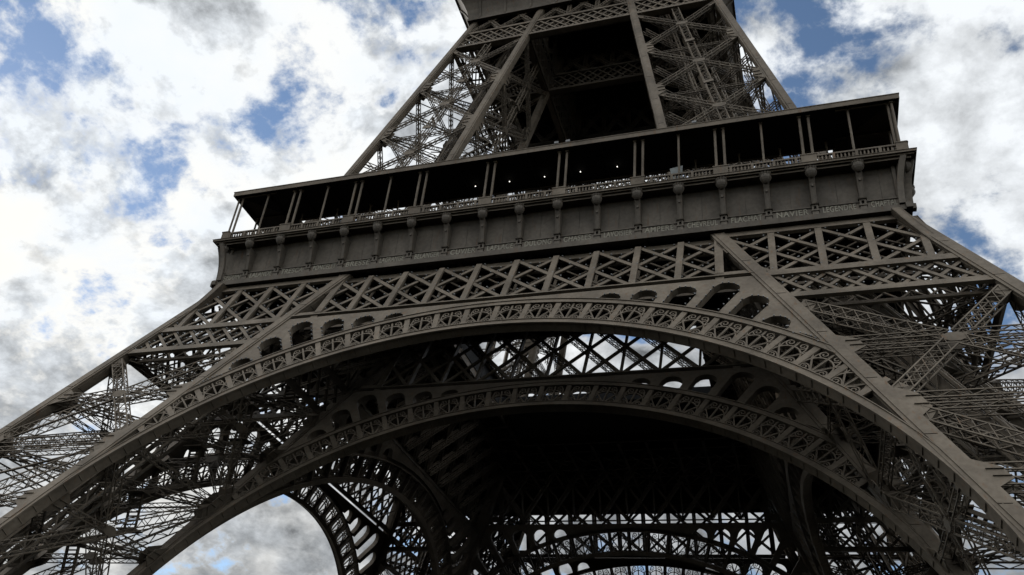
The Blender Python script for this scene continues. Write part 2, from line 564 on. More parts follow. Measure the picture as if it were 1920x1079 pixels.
def make_arch(yoff, lamps):
    A = Assembly("arch", M_IRON)
    c = A.root
    e = radians(86)
    ring(c, R_IN, R_FAN, -0.03, -0.35, -e, e, 120, yoff)           # lower band, front
    ring(c, R_IN, R_IN + 0.12, -0.352, -0.78, -e, e, 120, yoff)    # soffit
    ring(c, R_IN - 0.06, R_IN + 0.05, 0.05, -0.10, -e, e, 120, yoff)
    ring(c, R_IN, R_FAN, -0.782, -0.92, -e, e, 120, yoff)          # lower band, back
    f = radians(44)
    ring(c, R_TOP, R_EXT, -0.03, -0.30, -f, f, 80, yoff)           # upper band
    ring(c, R_EXT - 0.05, R_EXT + 0.04, 0.06, -0.03, -f, f, 80, yoff)
    ring(c, R_TOP - 0.04, R_TOP + 0.04, 0.05, -0.03, -f, f, 80, yoff)
    ring(c, R_FAN - 0.04, R_FAN + 0.03, 0.05, -0.03, -e, e, 110, yoff)
    ring(c, R_TOP, R_TOP + 0.14, -0.302, -0.9, -f, f, 80, yoff)
    # spandrel plate with its row of round-headed openings
    dF, dB = -0.10, -0.72
    for s in (1, -1):
        cols = []                                  # (theta, r_low, hole?)
        th = 0.0
        kmax = 10.05
        def bound(t):
            a, b_ = arch_bound(t); return min(a, b_)
        holes = {}
        for k in range(3, 10):
            t0, t1 = (k + 0.14) * PITCH, (k + 0.86) * PITCH
            tm = (t0 + t1) / 2; hw = (t1 - t0) / 2 * 39.5
            top = min(bound(t0 + 0.2 * (t1 - t0)), bound(t1 - 0.1 * (t1 - t0)) + 0.25, bound(tm)) - 0.62
            hgt = max(0.35, top - R_EXT)
            rise = min(hw * 0.95, hgt)
            holes[k] = (t0, t1, tm, R_EXT + hgt - rise, rise)
        samples = []
        def full(t): samples.append((t, R_EXT, False))
        full(0.0)
        for j in range(1, 3): full(j * PITCH)
        full(2.9 * PITCH)
        for k in range(3, 10):
            t0, t1, tm, rs, rise = holes[k]
            if k > 3: full(k * PITCH)
            full(t0)
            for m in range(11):
                t = t0 + (t1 - t0) * m / 10
                u = (t - tm) / ((t1 - t0) / 2)
                samples.append((t, rs + rise * sqrt(max(0, 1 - u * u)), True))
            full(t1)
            if lamps:
                for m in range(6):
                    t = t0 + (t1 - t0) * m / 5
                    u = (t - tm) / ((t1 - t0) / 2)
                    lamp_dot(AR(s * t, rs + (rise - 0.05) * sqrt(max(0, 1 - u * u)) - 0.06, dF, yoff), NF, 0.05)
                for tt in (t0 + 0.002, t1 - 0.002):
                    r = R_EXT + 0.4
                    while r < rs:
                        lamp_dot(AR(s * tt, r, dF, yoff), NF, 0.05); r += 0.8
        full(10.3 * PITCH)
        prev = None
        for t, r, hole in samples:
            ro = max(bound(t), r + 0.02) if hole else bound(t)
            cur = len(c.v)
            for rr, dd in ((r, dF), (ro, dF), (ro, dB), (r, dB)):
                c.v.append(tuple(AR(s * t, rr, dd, yoff)))
            if prev is not None:
                if abs(t - pt) < 1e-9:
                    # the jamb of an opening
                    c.f.append((prev, cur, cur + 3, prev + 3))
                else:
                    c.f.append((prev, prev + 1, cur + 1, cur))
                    c.f.append((prev + 2, prev + 3, cur + 3, cur + 2))
                    c.f.append((prev + 3, prev, cur, cur + 3))
                    c.f.append((prev + 1, prev + 2, cur + 2, cur + 1))
            prev, pt = cur, t
    # butt straps across the soffit and the rim, at the plate joints
    for k in range(-40, 41):
        th = (k + 0.5) * PITCH * 0.5
        c.beam(AR(th, R_IN - 0.005, -0.1, yoff), AR(th, R_IN - 0.005, -0.75, yoff), 0.12, 0.03, TF)
    # posts and fans
    for k in range(-12, 13):
        th = k * PITCH
        b = MB()
        b.beam(AR(th, R_FAN - 0.02, -0.14, yoff), AR(th, R_TOP + 0.02, -0.14, yoff), 0.46, 0.18, NF)
        b.beam(AR(th, R_FAN, -0.5, yoff), AR(th, R_TOP, -0.5, yoff), 0.16, 0.54, NF)
        A.piece("arch_post", b)
    for k in range(-12, 12):
        th = (k + 0.5) * PITCH
        A.piece("fan_panel", FAN, arch_matrix(th, R_FAN, -0.16, yoff))
    return A


# ------------------------------------------------------------------ lower piers (built for the corner +x, -y)
LOW_NODES = [41.0, 29.0, 17.0, 5.0]

def box_rafter(mb, fx, fy, z0, z1, w, outx, outy, strip=True, seam=5.2):
    """square box girder whose outer corner runs along (fx(z), fy(z)); outx/outy: +1/-1 side the body lies on"""
    def ringat(z, e=0.0, lo=0.0, hi=1.0):
        x, y = fx(z), fy(z)
        xs = sorted((x, x + outx * w)); ys = sorted((y, y + outy * w))
        return [Vector((xs[0], ys[0], z)), Vector((xs[1], ys[0], z)), Vector((xs[1], ys[1], z)), Vector((xs[0], ys[1], z))]
    mb.quadstrip_prism(ringat(z0), ringat(z1))
    if strip:
        # raised cover strips on the four faces, laid in lengths with gaps
        z = z0
        while z < z1 - 0.3:
            ze = min(z1, z + seam)
            for side in range(4):
                r0 = ringat(z + 0.03); r1 = ringat(ze - 0.03)
                a0, b0 = r0[side], r0[(side + 1) % 4]; a1, b1 = r1[side], r1[(side + 1) % 4]
                nrm = Vector(((b0 - a0).y, -(b0 - a0).x, 0)).normalized()
                q0 = [a0.lerp(b0, 0.22), a0.lerp(b0, 0.78)]; q1 = [a1.lerp(b1, 0.22), a1.lerp(b1, 0.78)]
                o = nrm * 0.07
                mb.quadstrip_prism([q0[0], q0[1], q0[1] + o, q0[0] + o], [q1[0], q1[1], q1[1] + o, q1[0] + o])
            z = ze


def face_frames(hw_out, hw_in):
    """the four leaning faces of a pier/leg at corner (+x,-y): functions giving a point at (side a in 0..1, z, depth)"""
    def front(a, z): return Vector((hw_in(z) + (hw_out(z) - hw_in(z)) * a, -hw_out(z), z))
    def outer(a, z): return Vector((hw_out(z), -(hw_in(z) + (hw_out(z) - hw_in(z)) * a), z))
    def back(a, z): return Vector((hw_in(z) + (hw_out(z) - hw_in(z)) * a, -hw_in(z), z))
    def inner(a, z): return Vector((hw_in(z), -(hw_in(z) + (hw_out(z) - hw_in(z)) * a), z))
    return [(front, Vector((0, -1, 0.3)), 1), (outer, Vector((1, 0, 0.3)), 1),
            (back, Vector((0, 1, -0.3)), -1), (inner, Vector((-1, 0, -0.3)), -1)]


def braced_panel(A, P, n, zt, zb, w, d, inset, gus, sgn, pitch, spine=False, double=True, lw=0.11):
    """one X panel on a face: four laced arms, a hub plate, laced struts and gussets"""
    zm = (zt + zb) / 2
    n = n.normalized()
    off = -n * (d / 2 + 0.12)
    C = P(0.5, zm) + off
    fr = inset
    for a, z in ((0, zt), (1, zt), (0, zb), (1, zb)):
        wid = (P(1, z) - P(0, z)).length
        e = fr / wid
        aa = e if a == 0 else 1 - e
        zz = z - 0.9 if z == zt else z + 0.9
        Q = P(aa, zz) + off
        b = MB(); dirc = (Q - C).normalized()
        b.laced(C + dirc * gus * 0.7, Q, w, d, n, lw * 1.25, lw * 0.75, pitch, cross=sgn > 0)
        b.beam(Q - dirc * 0.9, Q + dirc * 0.2, w + 0.1, d * 0.9, n)
        A.piece("brace_arm", b)
    h = MB()
    a1 = (P(1, zm) - P(0, zm)).normalized(); up = n.cross(a1)
    oct_ = [C + (a1 * cos(t) * 1.15 + up * sin(t) * 0.62) * gus for t in [pi / 8 + k * pi / 4 for k in range(8)]]
    nn = a1.cross(up)
    h.poly([p + nn * (d / 2 + 0.06) for p in oct_], nn, 0.06)
    h.poly([p - nn * (d / 2) for p in oct_], nn, 0.06)
    A.piece("hub_plate", h)
    for z in ([zm] if double else []) + [zb]:
        wid = (P(1, z) - P(0, z)).length
        e = fr / wid
        for dz in ((0.52, -0.52) if double and sgn > 0 else (0.0,)):
            b = MB()
            if not double:
                o2 = -n * 0.9
                b.laced(P(e, z) + off + o2, P(1 - e, z) + off + o2, 0.42, 0.3, n, 0.07, 0.045, pitch, cross=False)
                A.piece("strut", b)
                continue
            p, q = P(e, z + dz) + off, P(1 - e, z + dz) + off
            if z == zm:
                b.laced(p, C + up * dz - a1 * gus * 0.8, 0.46, d, n, lw * 1.05, lw * 0.6, pitch, cross=False)
                b.laced(C + up * dz + a1 * gus * 0.8, q, 0.46, d, n, lw * 1.05, lw * 0.6, pitch, cross=False)
            else:
                b.laced(p, q, 0.48, d, n, lw * 1.05, lw * 0.6, pitch, cross=False)
            A.piece("strut", b)
    # gussets on the rafters
    for z, hgt, ln in ([(zm, 0.85, 1.0)] if double else []) + [(zb, 1.6 * gus + 0.1, 1.3 * gus)]:
        wid = (P(1, z) - P(0, z)).length
        for a in (0, 1):
            s = 1 if a == 0 else -1
            e0, e1 = (fr - 0.35) / wid, (fr + ln) / wid
            pts = []
            for ee, dz in ((e0, hgt + 0.3), (e1, hgt * 0.5), (e1, -hgt * 0.5), (e0, -hgt - 0.3)):
                aa = ee if a == 0 else 1 - ee
                pts.append(P(aa, z + dz) - n * 0.03)
            g_ = MB(); 
            fn = (pts[1] - pts[0]).cross(pts[2] - pts[0])
            if fn.dot(n) < 0: pts.reverse()
            g_.poly(pts, n, 0.07)
            g_.poly([p - n * (d + 0.15) for p in pts], n, 0.06)
            # flange lines standing off the plate
            for dz in (hgt * 0.3, -hgt * 0.3):
                aa = (e0 + 0.45 / wid, e1) if a == 0 else (1 - e0 - 0.45 / wid, 1 - e1)
                g_.beam(P(aa[0], z + dz) + n * 0.02, P(aa[1], z + dz) + n * 0.02, 0.06, 0.1, n)
            A.piece("gusset", g_)


def make_pier():
    A = Assembly("pier", M_IRON)
    z1 = 51.85
    def raft(fx, fy, ox, oy, w=RAFT):
        b = MB(); box_rafter(b, fx, fy, 0.0, z1, w, ox, oy); A.piece("rafter", b)
    raft(lambda z: H(z), lambda z: -H(z), -1, 1)
    raft(lambda z: I(z), lambda z: -H(z), -1, 1)
    raft(lambda z: H(z), lambda z: -I(z), -1, 1)
    raft(lambda z: I(z), lambda z: -I(z), -1, 1)
    faces = face_frames(lambda z: H(z), lambda z: I(z) - RAFT + 0.0)
    for P, n, sg in faces:
        for zt, zb in zip(LOW_NODES[:-1], LOW_NODES[1:]):
            braced_panel(A, P, n, zt, zb, 1.0, 0.75, RAFT + 0.1, 0.72, sg, 0.95, lw=0.076)
    # curved haunch under the corner of the frieze (front and outer face)
    for fl in (0, 1):
        pts = []
        K = 10
        for k in range(K + 1):
            z = 46.6 + (51.9 - 46.6) * k / K
            t = k / K
            x = H(z) - 0.02 + 0.85 * (t ** 1.7)
            pts.append((x, z))
        edge = [(H(z) - 0.35, z) for z in (51.9, 46.6)]
        for dd in (0.55, 1.15):
            poly = []
            for x, z in pts + edge:
                p = Vector((x, -H(z) + dd, z))
                poly.append(p if fl == 0 else Vector((-p.y, -p.x, p.z)))
            h = A.root
            if fl: poly.reverse()
            h.poly(poly, Vector((0, -1, 0)) if fl == 0 else Vector((1, 0, 0)), 0.08)
        for k in range(K):
            (x0, za), (x1, zb) = pts[k], pts[k + 1]
            q = [Vector((x0, -H(za) + 0.5, za)), Vector((x0, -H(za) + 1.2, za)), Vector((x1, -H(zb) + 1.2, zb)), Vector((x1, -H(zb) + 0.5, zb))]
            if fl: q = [Vector((-p.y, -p.x, p.z)) for p in q]
            A.root.quadstrip_prism([p for p in q], [p + Vector((-0.05, 0, -0.05)) if fl == 0 else p + Vector((0, 0.05, -0.05)) for p in q])
    # inside: lift track, stairs, diaphragms
    c = A.root
    def core(z, a, b): return Vector((I(z) - 0.6 + PW * a, -(I(z) - 0.6 + PW * b), z))
    up = Vector((-HS, HS, 1)).normalized()
    nn = Vector((1, -1, 0)).normalized()
    for a, b in ((0.42, 0.70), (0.70, 0.42), (0.36, 0.58), (0.58, 0.36)):
        c.laced(core(1, a, b), core(52, a, b), 0.7, 1.3, nn, 0.2, 0.14, 1.5)
    for a, b in ((0.42, 0.70), (0.70, 0.42)):
        c.beam(core(1, a, b), core(52, a, b), 0.3, 0.7, nn)
    z = 2.0
    while z < 51:
        c.beam(core(z, 0.42, 0.70), core(z, 0.70, 0.42), 0.35, 0.35, up)
        c.beam(core(z, 0.36, 0.58), core(z + 1.6, 0.58, 0.36), 0.16, 0.16, up)
        z += 2.4
    k = 0; z = 3.0
    while z < 50:
        s0, s1 = (0.14, 0.36) if k % 2 == 0 else (0.36, 0.14)
        p, q = core(z, s0, 0.30), core(z + 2.8, s1, 0.30)
        sd = Vector((0, 1, 0))
        c.beam(p + sd * 0.6, q + sd * 0.6, 0.3, 0.08, sd); c.beam(p - sd * 0.6, q - sd * 0.6, 0.3, 0.08, sd)
        for m in range(9):
            t = p.lerp(q, (m + 0.5) / 9)
            c.beam(t - sd * 0.6, t + sd * 0.6, 0.28, 0.05, Vector((0, 0, 1)))
        c.beam(p + sd * 0.6 + Vector((0, 0, 1)), q + sd * 0.6 + Vector((0, 0, 1)), 0.06, 0.06, sd)
        c.beam(p - sd * 0.6 + Vector((0, 0, 1)), q - sd * 0.6 + Vector((0, 0, 1)), 0.06, 0.06, sd)
        c.beam(q - sd * 1.0, q + sd * 1.0, 1.4, 0.12, Vector((0, 0, 1)))
        k += 1; z += 2.8
    for zz in (41.0, 35.0, 29.0, 23.0, 17.0, 11.0):
        cs = [core(zz, a, b) for a, b in ((0.03, 0.03), (0.97, 0.03), (0.97, 0.97), (0.03, 0.97))]
        for p, q in ((cs[0], cs[2]), (cs[1], cs[3])):
            c.laced(p, q, 0.8, 0.6, Vector((0, 0, 1)), 0.12, 0.09, 1.1)
    # thin ties inside
    rnd = random.Random(3)
    for zz in (14, 26, 38, 46):
        for _ in range(1):
            a, b, a2, b2 = [rnd.choice((0.04, 0.3, 0.5, 0.7, 0.96)) for _ in range(4)]
            c.beam(core(zz, a, b), core(zz + 5.5 * rnd.random(), a2, b2), 0.16, 0.14, up, False)
    # masonry plinths
    for a, b in ((0.04, 0.04), (0.96, 0.04), (0.96, 0.96), (0.04, 0.96)):
        p = core(0.5, a, b)
        c.quadstrip_prism([p + Vector((x * 2.6, y * 2.6, -1.0)) for x, y in ((-1, -1), (1, -1), (1, 1), (-1, 1))],
                          [p + Vector((x * 1.6, y * 1.6, 2.5)) for x, y in ((-1, -1), (1, -1), (1, 1), (-1, 1))])
    return A


# ------------------------------------------------------------------ upper legs
UP_NODES = [102.9, 92.4, 81.55, 70.7, 59.9]

def make_leg():
    A = Assembly("upper_leg", M_IRON)
    w = 0.95
    def raft(fx, fy):
        b = MB(); box_rafter(b, fx, fy, 57.7, 114.5, w, -1, 1, True, 5.4); A.piece("rafter", b)
    raft(lambda z: U(z), lambda z: -U(z))
    raft(lambda z: V(z), lambda z: -U(z))
    raft(lambda z: U(z), lambda z: -V(z))
    raft(lambda z: V(z), lambda z: -V(z))
    faces = face_frames(lambda z: U(z), lambda z: V(z) - w)
    for P, n, sg in faces:
        n = Vector((n.x, n.y, n.z * 0.75)).normalized()
        for zt, zb in zip(UP_NODES[:-1], UP_NODES[1:]):
            braced_panel(A, P, n, zt, zb, 0.5, 0.4, w + 0.05, 0.7, -1, 0.7, double=False, lw=0.07)
        # the spine through the hubs
        for zt, zb in zip(UP_NODES[:-1], UP_NODES[1:]):
            zm = (zt + zb) / 2
            for za, zz in ((zt, zm), (zm, zb)):
                b = MB(); o = -n * 0.37
                a_, q_ = P(0.5, za) + o, P(0.5, zz) + o
                dr = (q_ - a_).normalized()
                b.laced(a_ + dr * 0.5, q_ - dr * 0.5, 0.85, 0.45, n, 0.09, 0.05, 0.8, cross=False)
                A.piece("spine", b)
            b = MB(); b.beam(P(0.5, zb + 0.25) - n * 0.05, P(0.5, zb - 0.25) - n * 0.05, 1.15, 0.12, n)
            A.piece("spine_plate", b)
        # X panels between belt and frieze
        zt, zb = 112.5, 107.2
        b = MB(); o = -n * 0.3
        b.laced(P(0.08, zt) + o, P(0.5, zb) + o, 0.5, 0.4, n, 0.1, 0.07, 0.6)
        b.laced(P(0.5, zb) + o, P(0.92, zt) + o, 0.5, 0.4, n, 0.1, 0.07, 0.6)
        b.laced(P(0.08, zb) + o, P(0.5, zt) + o, 0.5, 0.4, n, 0.1, 0.07, 0.6)
        b.laced(P(0.5, zt) + o, P(0.92, zb) + o, 0.5, 0.4, n, 0.1, 0.07, 0.6)
        A.piece("brace_arm", b)
    c = A.root
    def core(z, a, b): return Vector((V(z) + (U(z) - V(z)) * a, -(V(z) + (U(z) - V(z)) * b), z))
    nn = Vector((1, -1, 0)).normalized(); up = Vector((-.2, .2, 1)).normalized()
    for a, b in ((0.35, 0.65), (0.65, 0.35)):
        c.laced(core(58, a, b), core(113, a, b), 0.6, 1.0, nn, 0.16, 0.1, 1.2)
    c.beam(core(58, .5, .5), core(113, .5, .5), 0.5, 0.5, nn)
    for zz in UP_NODES + [97.6, 87.0, 76.0, 65.3]:
        cs = [core(zz, a, b) for a, b in ((0.03, 0.03), (0.97, 0.03), (0.97, 0.97), (0.03, 0.97))]
        for p, q in ((cs[0], cs[2]), (cs[1], cs[3])):
            c.laced(p, q, 0.6, 0.45, Vector((0, 0, 1)), 0.09, 0.05, 0.9, cross=False)
    k = 0; z = 58.0
    while z < 110:
        s0, s1 = (0.15, 0.40) if k % 2 == 0 else (0.40, 0.15)
        p, q = core(z, 0.3, s0), core(z + 2.4, 0.3, s1)
        sd = Vector((1, 0, 0))
        for e in (0.5, -0.5):
            c.beam(p + sd * e, q + sd * e, 0.25, 0.06, sd)
            c.beam(p + sd * e + Vector((0, 0, 1)), q + sd * e + Vector((0, 0, 1)), 0.06, 0.06, sd)
        for m in range(7):
            t = p.lerp(q, (m + 0.5) / 7); c.beam(t - sd * 0.5, t + sd * 0.5, 0.26, 0.05, Vector((0, 0, 1)))
        k += 1; z += 2.4
    rnd = random.Random(5)
    for zz in range(60, 108, 6):
        for _ in range(2):
            a, b, a2, b2 = [rnd.choice((0.04, 0.3, 0.5, 0.7, 0.96)) for _ in range(4)]
            c.beam(core(zz, a, b), core(zz + 5 * rnd.random(), a2, b2), 0.12, 0.1, up, False)
    return A


# ------------------------------------------------------------------ belts below the second platform
def make_upper_belt(yin):
    """yin False: outer faces; True: the plane of the inner faces"""
    A = Assembly("upper_belt", M_IRON)
    c = A.root
    n = Vector((0, -1, 0.25)).normalized()
    def F(x, z, d=0.0):
        return Vector((x, -(V(z) if yin else U(z)), z)) + n * d
    z0, z1 = 103.15, 107.0
    xm = 18.3
    for z, h in ((z1, 0.5), (z0, 0.55)):
        c.beam(F(-(U(z) - 0.5), z, -0.22), F(U(z) - 0.5, z, -0.22), h, 0.3, n)
        c.beam(F(-(U(z) - 0.5), z, -0.95), F(U(z) - 0.5, z, -0.95), h * 0.8, 0.2, n)
    c.beam(F(-(U(z0) - 0.5), z0 - 0.32, -0.4), F(U(z0) - 0.5, z0 - 0.32, -0.4), 0.08, 0.8, n)
    pitch = 1.55
    for reg in (0, 1, -1):
        if reg == 0: planes = [(1, 0.164, V(66) + 0.164 * 66 - 0.95), (-1, 0.164, V(66) + 0.164 * 66 - 0.95)]
        else: planes = [(-reg, -0.164, -(V(66) + 0.164 * 66)), (reg, 0.25, U(66) + 0.25 * 66 - 0.9)]
        for i in range(-14, 15):
            for sg in (1, -1):
                r = clip((i * pitch, z1 - 0.2), ((i + sg * 2) * pitch, z0 + 0.25), planes)
                if not r: continue
                d = -0.2 if sg > 0 else -0.3
                b = MB(); b.beam(F(r[0][0], r[0][1], d), F(r[1][0], r[1][1], d), 0.24, 0.08, n)
                A.piece("diagonal", b)
                c.beam(F(r[0][0], r[0][1], d - 0.65), F(r[1][0], r[1][1], d - 0.65), 0.2, 0.08, n, False)
    # open X panels above the belt, between the legs
    ws = V(109) - 0.9
    for x0, x1 in ((-ws, -ws / 3), (-ws / 3, ws / 3), (ws / 3, ws)):
        b = MB()
        b.laced(F(x0, 112.4, -0.4), F(x1, 107.4, -0.4), 0.5, 0.4, n, 0.1, 0.07, 0.6)
        b.laced(F(x0, 107.4, -0.4), F(x1, 112.4, -0.4), 0.5, 0.4, n, 0.1, 0.07, 0.6)
        A.piece("brace_arm", b)
    for x in (-ws / 3, ws / 3):
        b = MB(); b.laced(F(x, 107.2, -0.4), F(x, 112.5, -0.4), 0.5, 0.4, n, 0.1, 0.07, 0.6)
        A.piece("strut", b)
    return A


# ------------------------------------------------------------------ frieze with consoles and names
YW = 33.92
XW = 34.5
NAMES = ["SEGUIN", "LALANDE", "TRESCA", "PONCELET", "BRESSE", "LAGRANGE", "BELANGER", "CUVIER", "LAPLACE",
         "DULONG", "CHASLES", "LAVOISIER", "AMPERE", "CHEVREUL", "FLACHAT", "NAVIER", "LEGENDRE", "CHAPTAL"]

def make_console():
    """local: x across, y outward is negative, z up from the band (z=0 at 52.45)"""
    b = MB()
    def blk(w, o, z0, z1, w1=None, o1=None):
        w1 = w if w1 is None else w1; o1 = o if o1 is None else o1
        r0 = [Vector((-w / 2, 0.4, z0)), Vector((-w / 2, -o, z0)), Vector((w / 2, -o, z0)), Vector((w / 2, 0.4, z0))]
        r1 = [Vector((-w1 / 2, 0.4, z1)), Vector((-w1 / 2, -o1, z1)), Vector((w1 / 2, -o1, z1)), Vector((w1 / 2, 0.4, z1))]
        b.quadstrip_prism(r0[::-1], r1[::-1])
    blk(0.52, 0.33, 0.0, 0.42)
    blk(0.66, 0.40, 0.42, 0.55)
    # niche block: two cheeks and a lintel round a small dark recess
    for s in (-1, 1):
        x0, x1 = sorted((s * 0.27, s * 0.11))
        b.box(x0, x1, -0.34, 0.25, 0.55, 0.95)
    b.box(-0.11, 0.11, -0.12, 0.25, 0.55, 0.95)
    blk(0.54, 0.34, 0.95, 1.10)
    blk(0.70, 0.46, 1.10, 1.17, 0.74, 0.50)
    blk(0.45, 0.36, 1.17, 2.3, 0.46, 0.54); blk(0.46, 0.54, 2.3, 3.2, 0.48, 0.78)
    blk(0.48, 0.78, 3.2, 3.75, 0.52, 1.05)
    # raised edge fillets on the shaft
    for s in (-1, 1):
        b.beam((s * 0.19, -0.37, 1.2), (s * 0.19, -0.55, 2.3), 0.06, 0.06, (0, -1, 0)); b.beam((s * 0.19, -0.55, 2.3), (s * 0.20, -0.79, 3.2), 0.06, 0.06, (0, -1, 0))
    # round boss
    K = 8
    b.quadstrip_prism([Vector((0.13 * cos(2 * pi * k / K), -0.66, 2.95 + 0.13 * sin(2 * pi * k / K))) for k in range(K)],
                      [Vector((0.10 * cos(2 * pi * k / K), -0.80, 2.95 + 0.10 * sin(2 * pi * k / K))) for k in range(K)])
    # leafy head: fluted bulb
    c = Vector((0, -1.02, 4.12)); nu, nv = 24, 8
    base = len(b.v)
    for j in range(nv + 1):
        ph = pi * j / nv
        for i in range(nu):
            th = 2 * pi * i / nu
            fl = 1 + 0.16 * abs(cos(th * 4)) - 0.06
            r = 0.46 * sin(ph) * fl * (1.0 + 0.25 * cos(ph))
            b.v.append((c.x + r * cos(th), c.y + r * sin(th) * 0.95, c.z + 0.56 * cos(ph)))
    for j in range(nv):
        for i in range(nu):
            i2 = (i + 1) % nu
            b.f.append((base + j * nu + i, base + (j + 1) * nu + i, base + (j + 1) * nu + i2, base + j * nu + i2))
    # points of the leaves
    for k in range(7):
        t = pi + pi * k / 6
        p = c + Vector((0.40 * cos(t), 0.36 * sin(t), 0.30))
        b.beam(p, p + Vector((0.10 * cos(t), 0.10 * sin(t), 0.26)), 0.15, 0.1, Vector((cos(t), sin(t), 0)))
    blk(0.6, 1.2, 4.45, 4.6, 0.7, 1.35)
    return b

CONSOLE = make_console()

def make_frieze():
    A = Assembly("frieze", M_WALL)
    c = A.root
    L = 34.0
    c.box(-XW + 0.4, XW - 0.4, -YW + 0.34, -YW + 0.6, 52.4, 57.2)
    c.box(-XW + 0.4, XW - 0.4, -YW + 0.1, -YW + 0.339, 53.30, 53.41)                        # wall (butts into the neighbours behind it)
    # base ledge
    lb = MB()
    lb.box(-XW - 0.12, XW + 0.12, -YW - 0.42, -YW + 0.1, 51.92, 52.42)
    lb.box(-XW - 0.06, XW + 0.06, -YW - 0.34, -YW - 0.02, 52.42, 52.50)
    A.piece("ledge", lb)
    for i in range(18):
        x0 = max(-XW + 0.6, (i - 9) * BAY); x1 = min(XW - 0.6, (i - 8) * BAY)
        b = MB()
        # upper wall sheets, two to a bay, standing slightly apart
        xm = (x0 + x1) / 2
        for a, e in ((x0 + 0.02, xm - 0.015), (xm + 0.015, x1 - 0.02)):
            prof = [(53.42, -0.28), (55.6, -0.27), (56.5, -0.20), (57.1, -0.02)]
            for (za, oa), (zb, ob) in zip(prof[:-1], prof[1:]):
                b.quadstrip_prism([Vector((a, -YW - oa, za)), Vector((e, -YW - oa, za)), Vector((e, -YW - oa + .045, za)), Vector((a, -YW - oa + .045, za))],
                                  [Vector((a, -YW - ob, zb)), Vector((e, -YW - ob, zb)), Vector((e, -YW - ob + .045, zb)), Vector((a, -YW - ob + .045, zb))])
        A.piece("wall_panel", b)
        q = MB()
        q.quadstrip_prism([Vector((x0 + 0.28, -YW - 0.2, 52.55)), Vector((x1 - 0.28, -YW - 0.2, 52.55)), Vector((x1 - 0.28, -YW + .1, 52.55)), Vector((x0 + 0.28, -YW + .1, 52.55))],
                          [Vector((x0 + 0.28, -YW - 0.12, 53.36)), Vector((x1 - 0.28, -YW - 0.12, 53.36)), Vector((x1 - 0.28, -YW + .1, 53.36)), Vector((x0 + 0.28, -YW + .1, 53.36))])
        q.box(x0 + 0.26, x1 - 0.26, -YW - 0.24, -YW - 0.06, 53.34, 53.43)
        q.box(x0 + 0.26, x1 - 0.26, -YW - 0.30, -YW - 0.1, 52.50, 52.58)
        A.piece("name_panel", q)
    for i in range(-8, 9):
        A.piece("console", CONSOLE, Matrix.Translation((i * BAY, -YW, 52.45)))
    # swept coves to the corner, and the corner console
    for s in (1, -1):
        b = MB(); K = 8; rows = []
        for k in range(K + 1):
            t = k / K; z = 52.5 + 4.6 * t
            x = XW + 0.02 + (0.66 * t ** 2.2)
            rows.append((x, z))
        for k in range(K):
            (xa, za), (xb, zb) = rows[k], rows[k + 1]
            ya, yb = -(YW + 0.02 + xa - XW - 0.1), -(YW + 0.02 + xb - XW - 0.1)
            r0 = [Vector((s * (XW - 1.7), -YW + 0.27, za)), Vector((s * xa, ya, za)), Vector((s * xa, ya + 0.5, za)), Vector((s * (XW - 1.7), -YW + 0.33, za))]
            r1 = [Vector((s * (XW - 1.7), -YW + 0.27, zb)), Vector((s * xb, yb, zb)), Vector((s * xb, yb + 0.5, zb)), Vector((s * (XW - 1.7), -YW + 0.33, zb))]
            b.quadstrip_prism(r0 if s < 0 else r0[::-1], r1 if s < 0 else r1[::-1])
        A.piece("corner_cove", b)
    A.piece("console", CONSOLE, Matrix.Translation((XW - 0.72, -YW + 0.55, 52.45)) @ Matrix.Rotation(radians(45), 4, 'Z'))
    return A


def add_names(frieze):
    for i, nm in enumerate(NAMES):
        cu = bpy.data.curves.new("name_letters", 'FONT')
        cu.body = nm
        cu.size = 0.92
        cu.align_x = 'CENTER'
        cu.extrude = 0.03
        cu.space_character = 1.12
        cu.offset = 0.018
        tmp = bpy.data.objects.new("tmp_text", cu)
        COL.objects.link(tmp)
        dg = bpy.context.evaluated_depsgraph_get()
        me = bpy.data.meshes.new_from_object(tmp.evaluated_get(dg))
        me.name = "name_letters"
        bpy.data.objects.remove(tmp)
        bpy.data.curves.remove(cu)
        wid = max(v.co.x for v in me.vertices) - min(v.co.x for v in me.vertices)
        sx = min(1.0, (2.65 if 0 < i < 17 else 2.05) / wid)
        me.materials.clear(); me.materials.append(M_GILT)
        x = (max(-XW + 0.6, (i - 9) * BAY) + min(XW - 0.6, (i - 8) * BAY)) / 2
        tilt = Matrix.Translation((x, -YW - 0.215, 52.64)) @ Matrix.Rotation(radians(84), 4, 'X') @ Matrix.Diagonal((sx, 1, 1, 1))
        obj("name_letters", me, frieze, tilt)


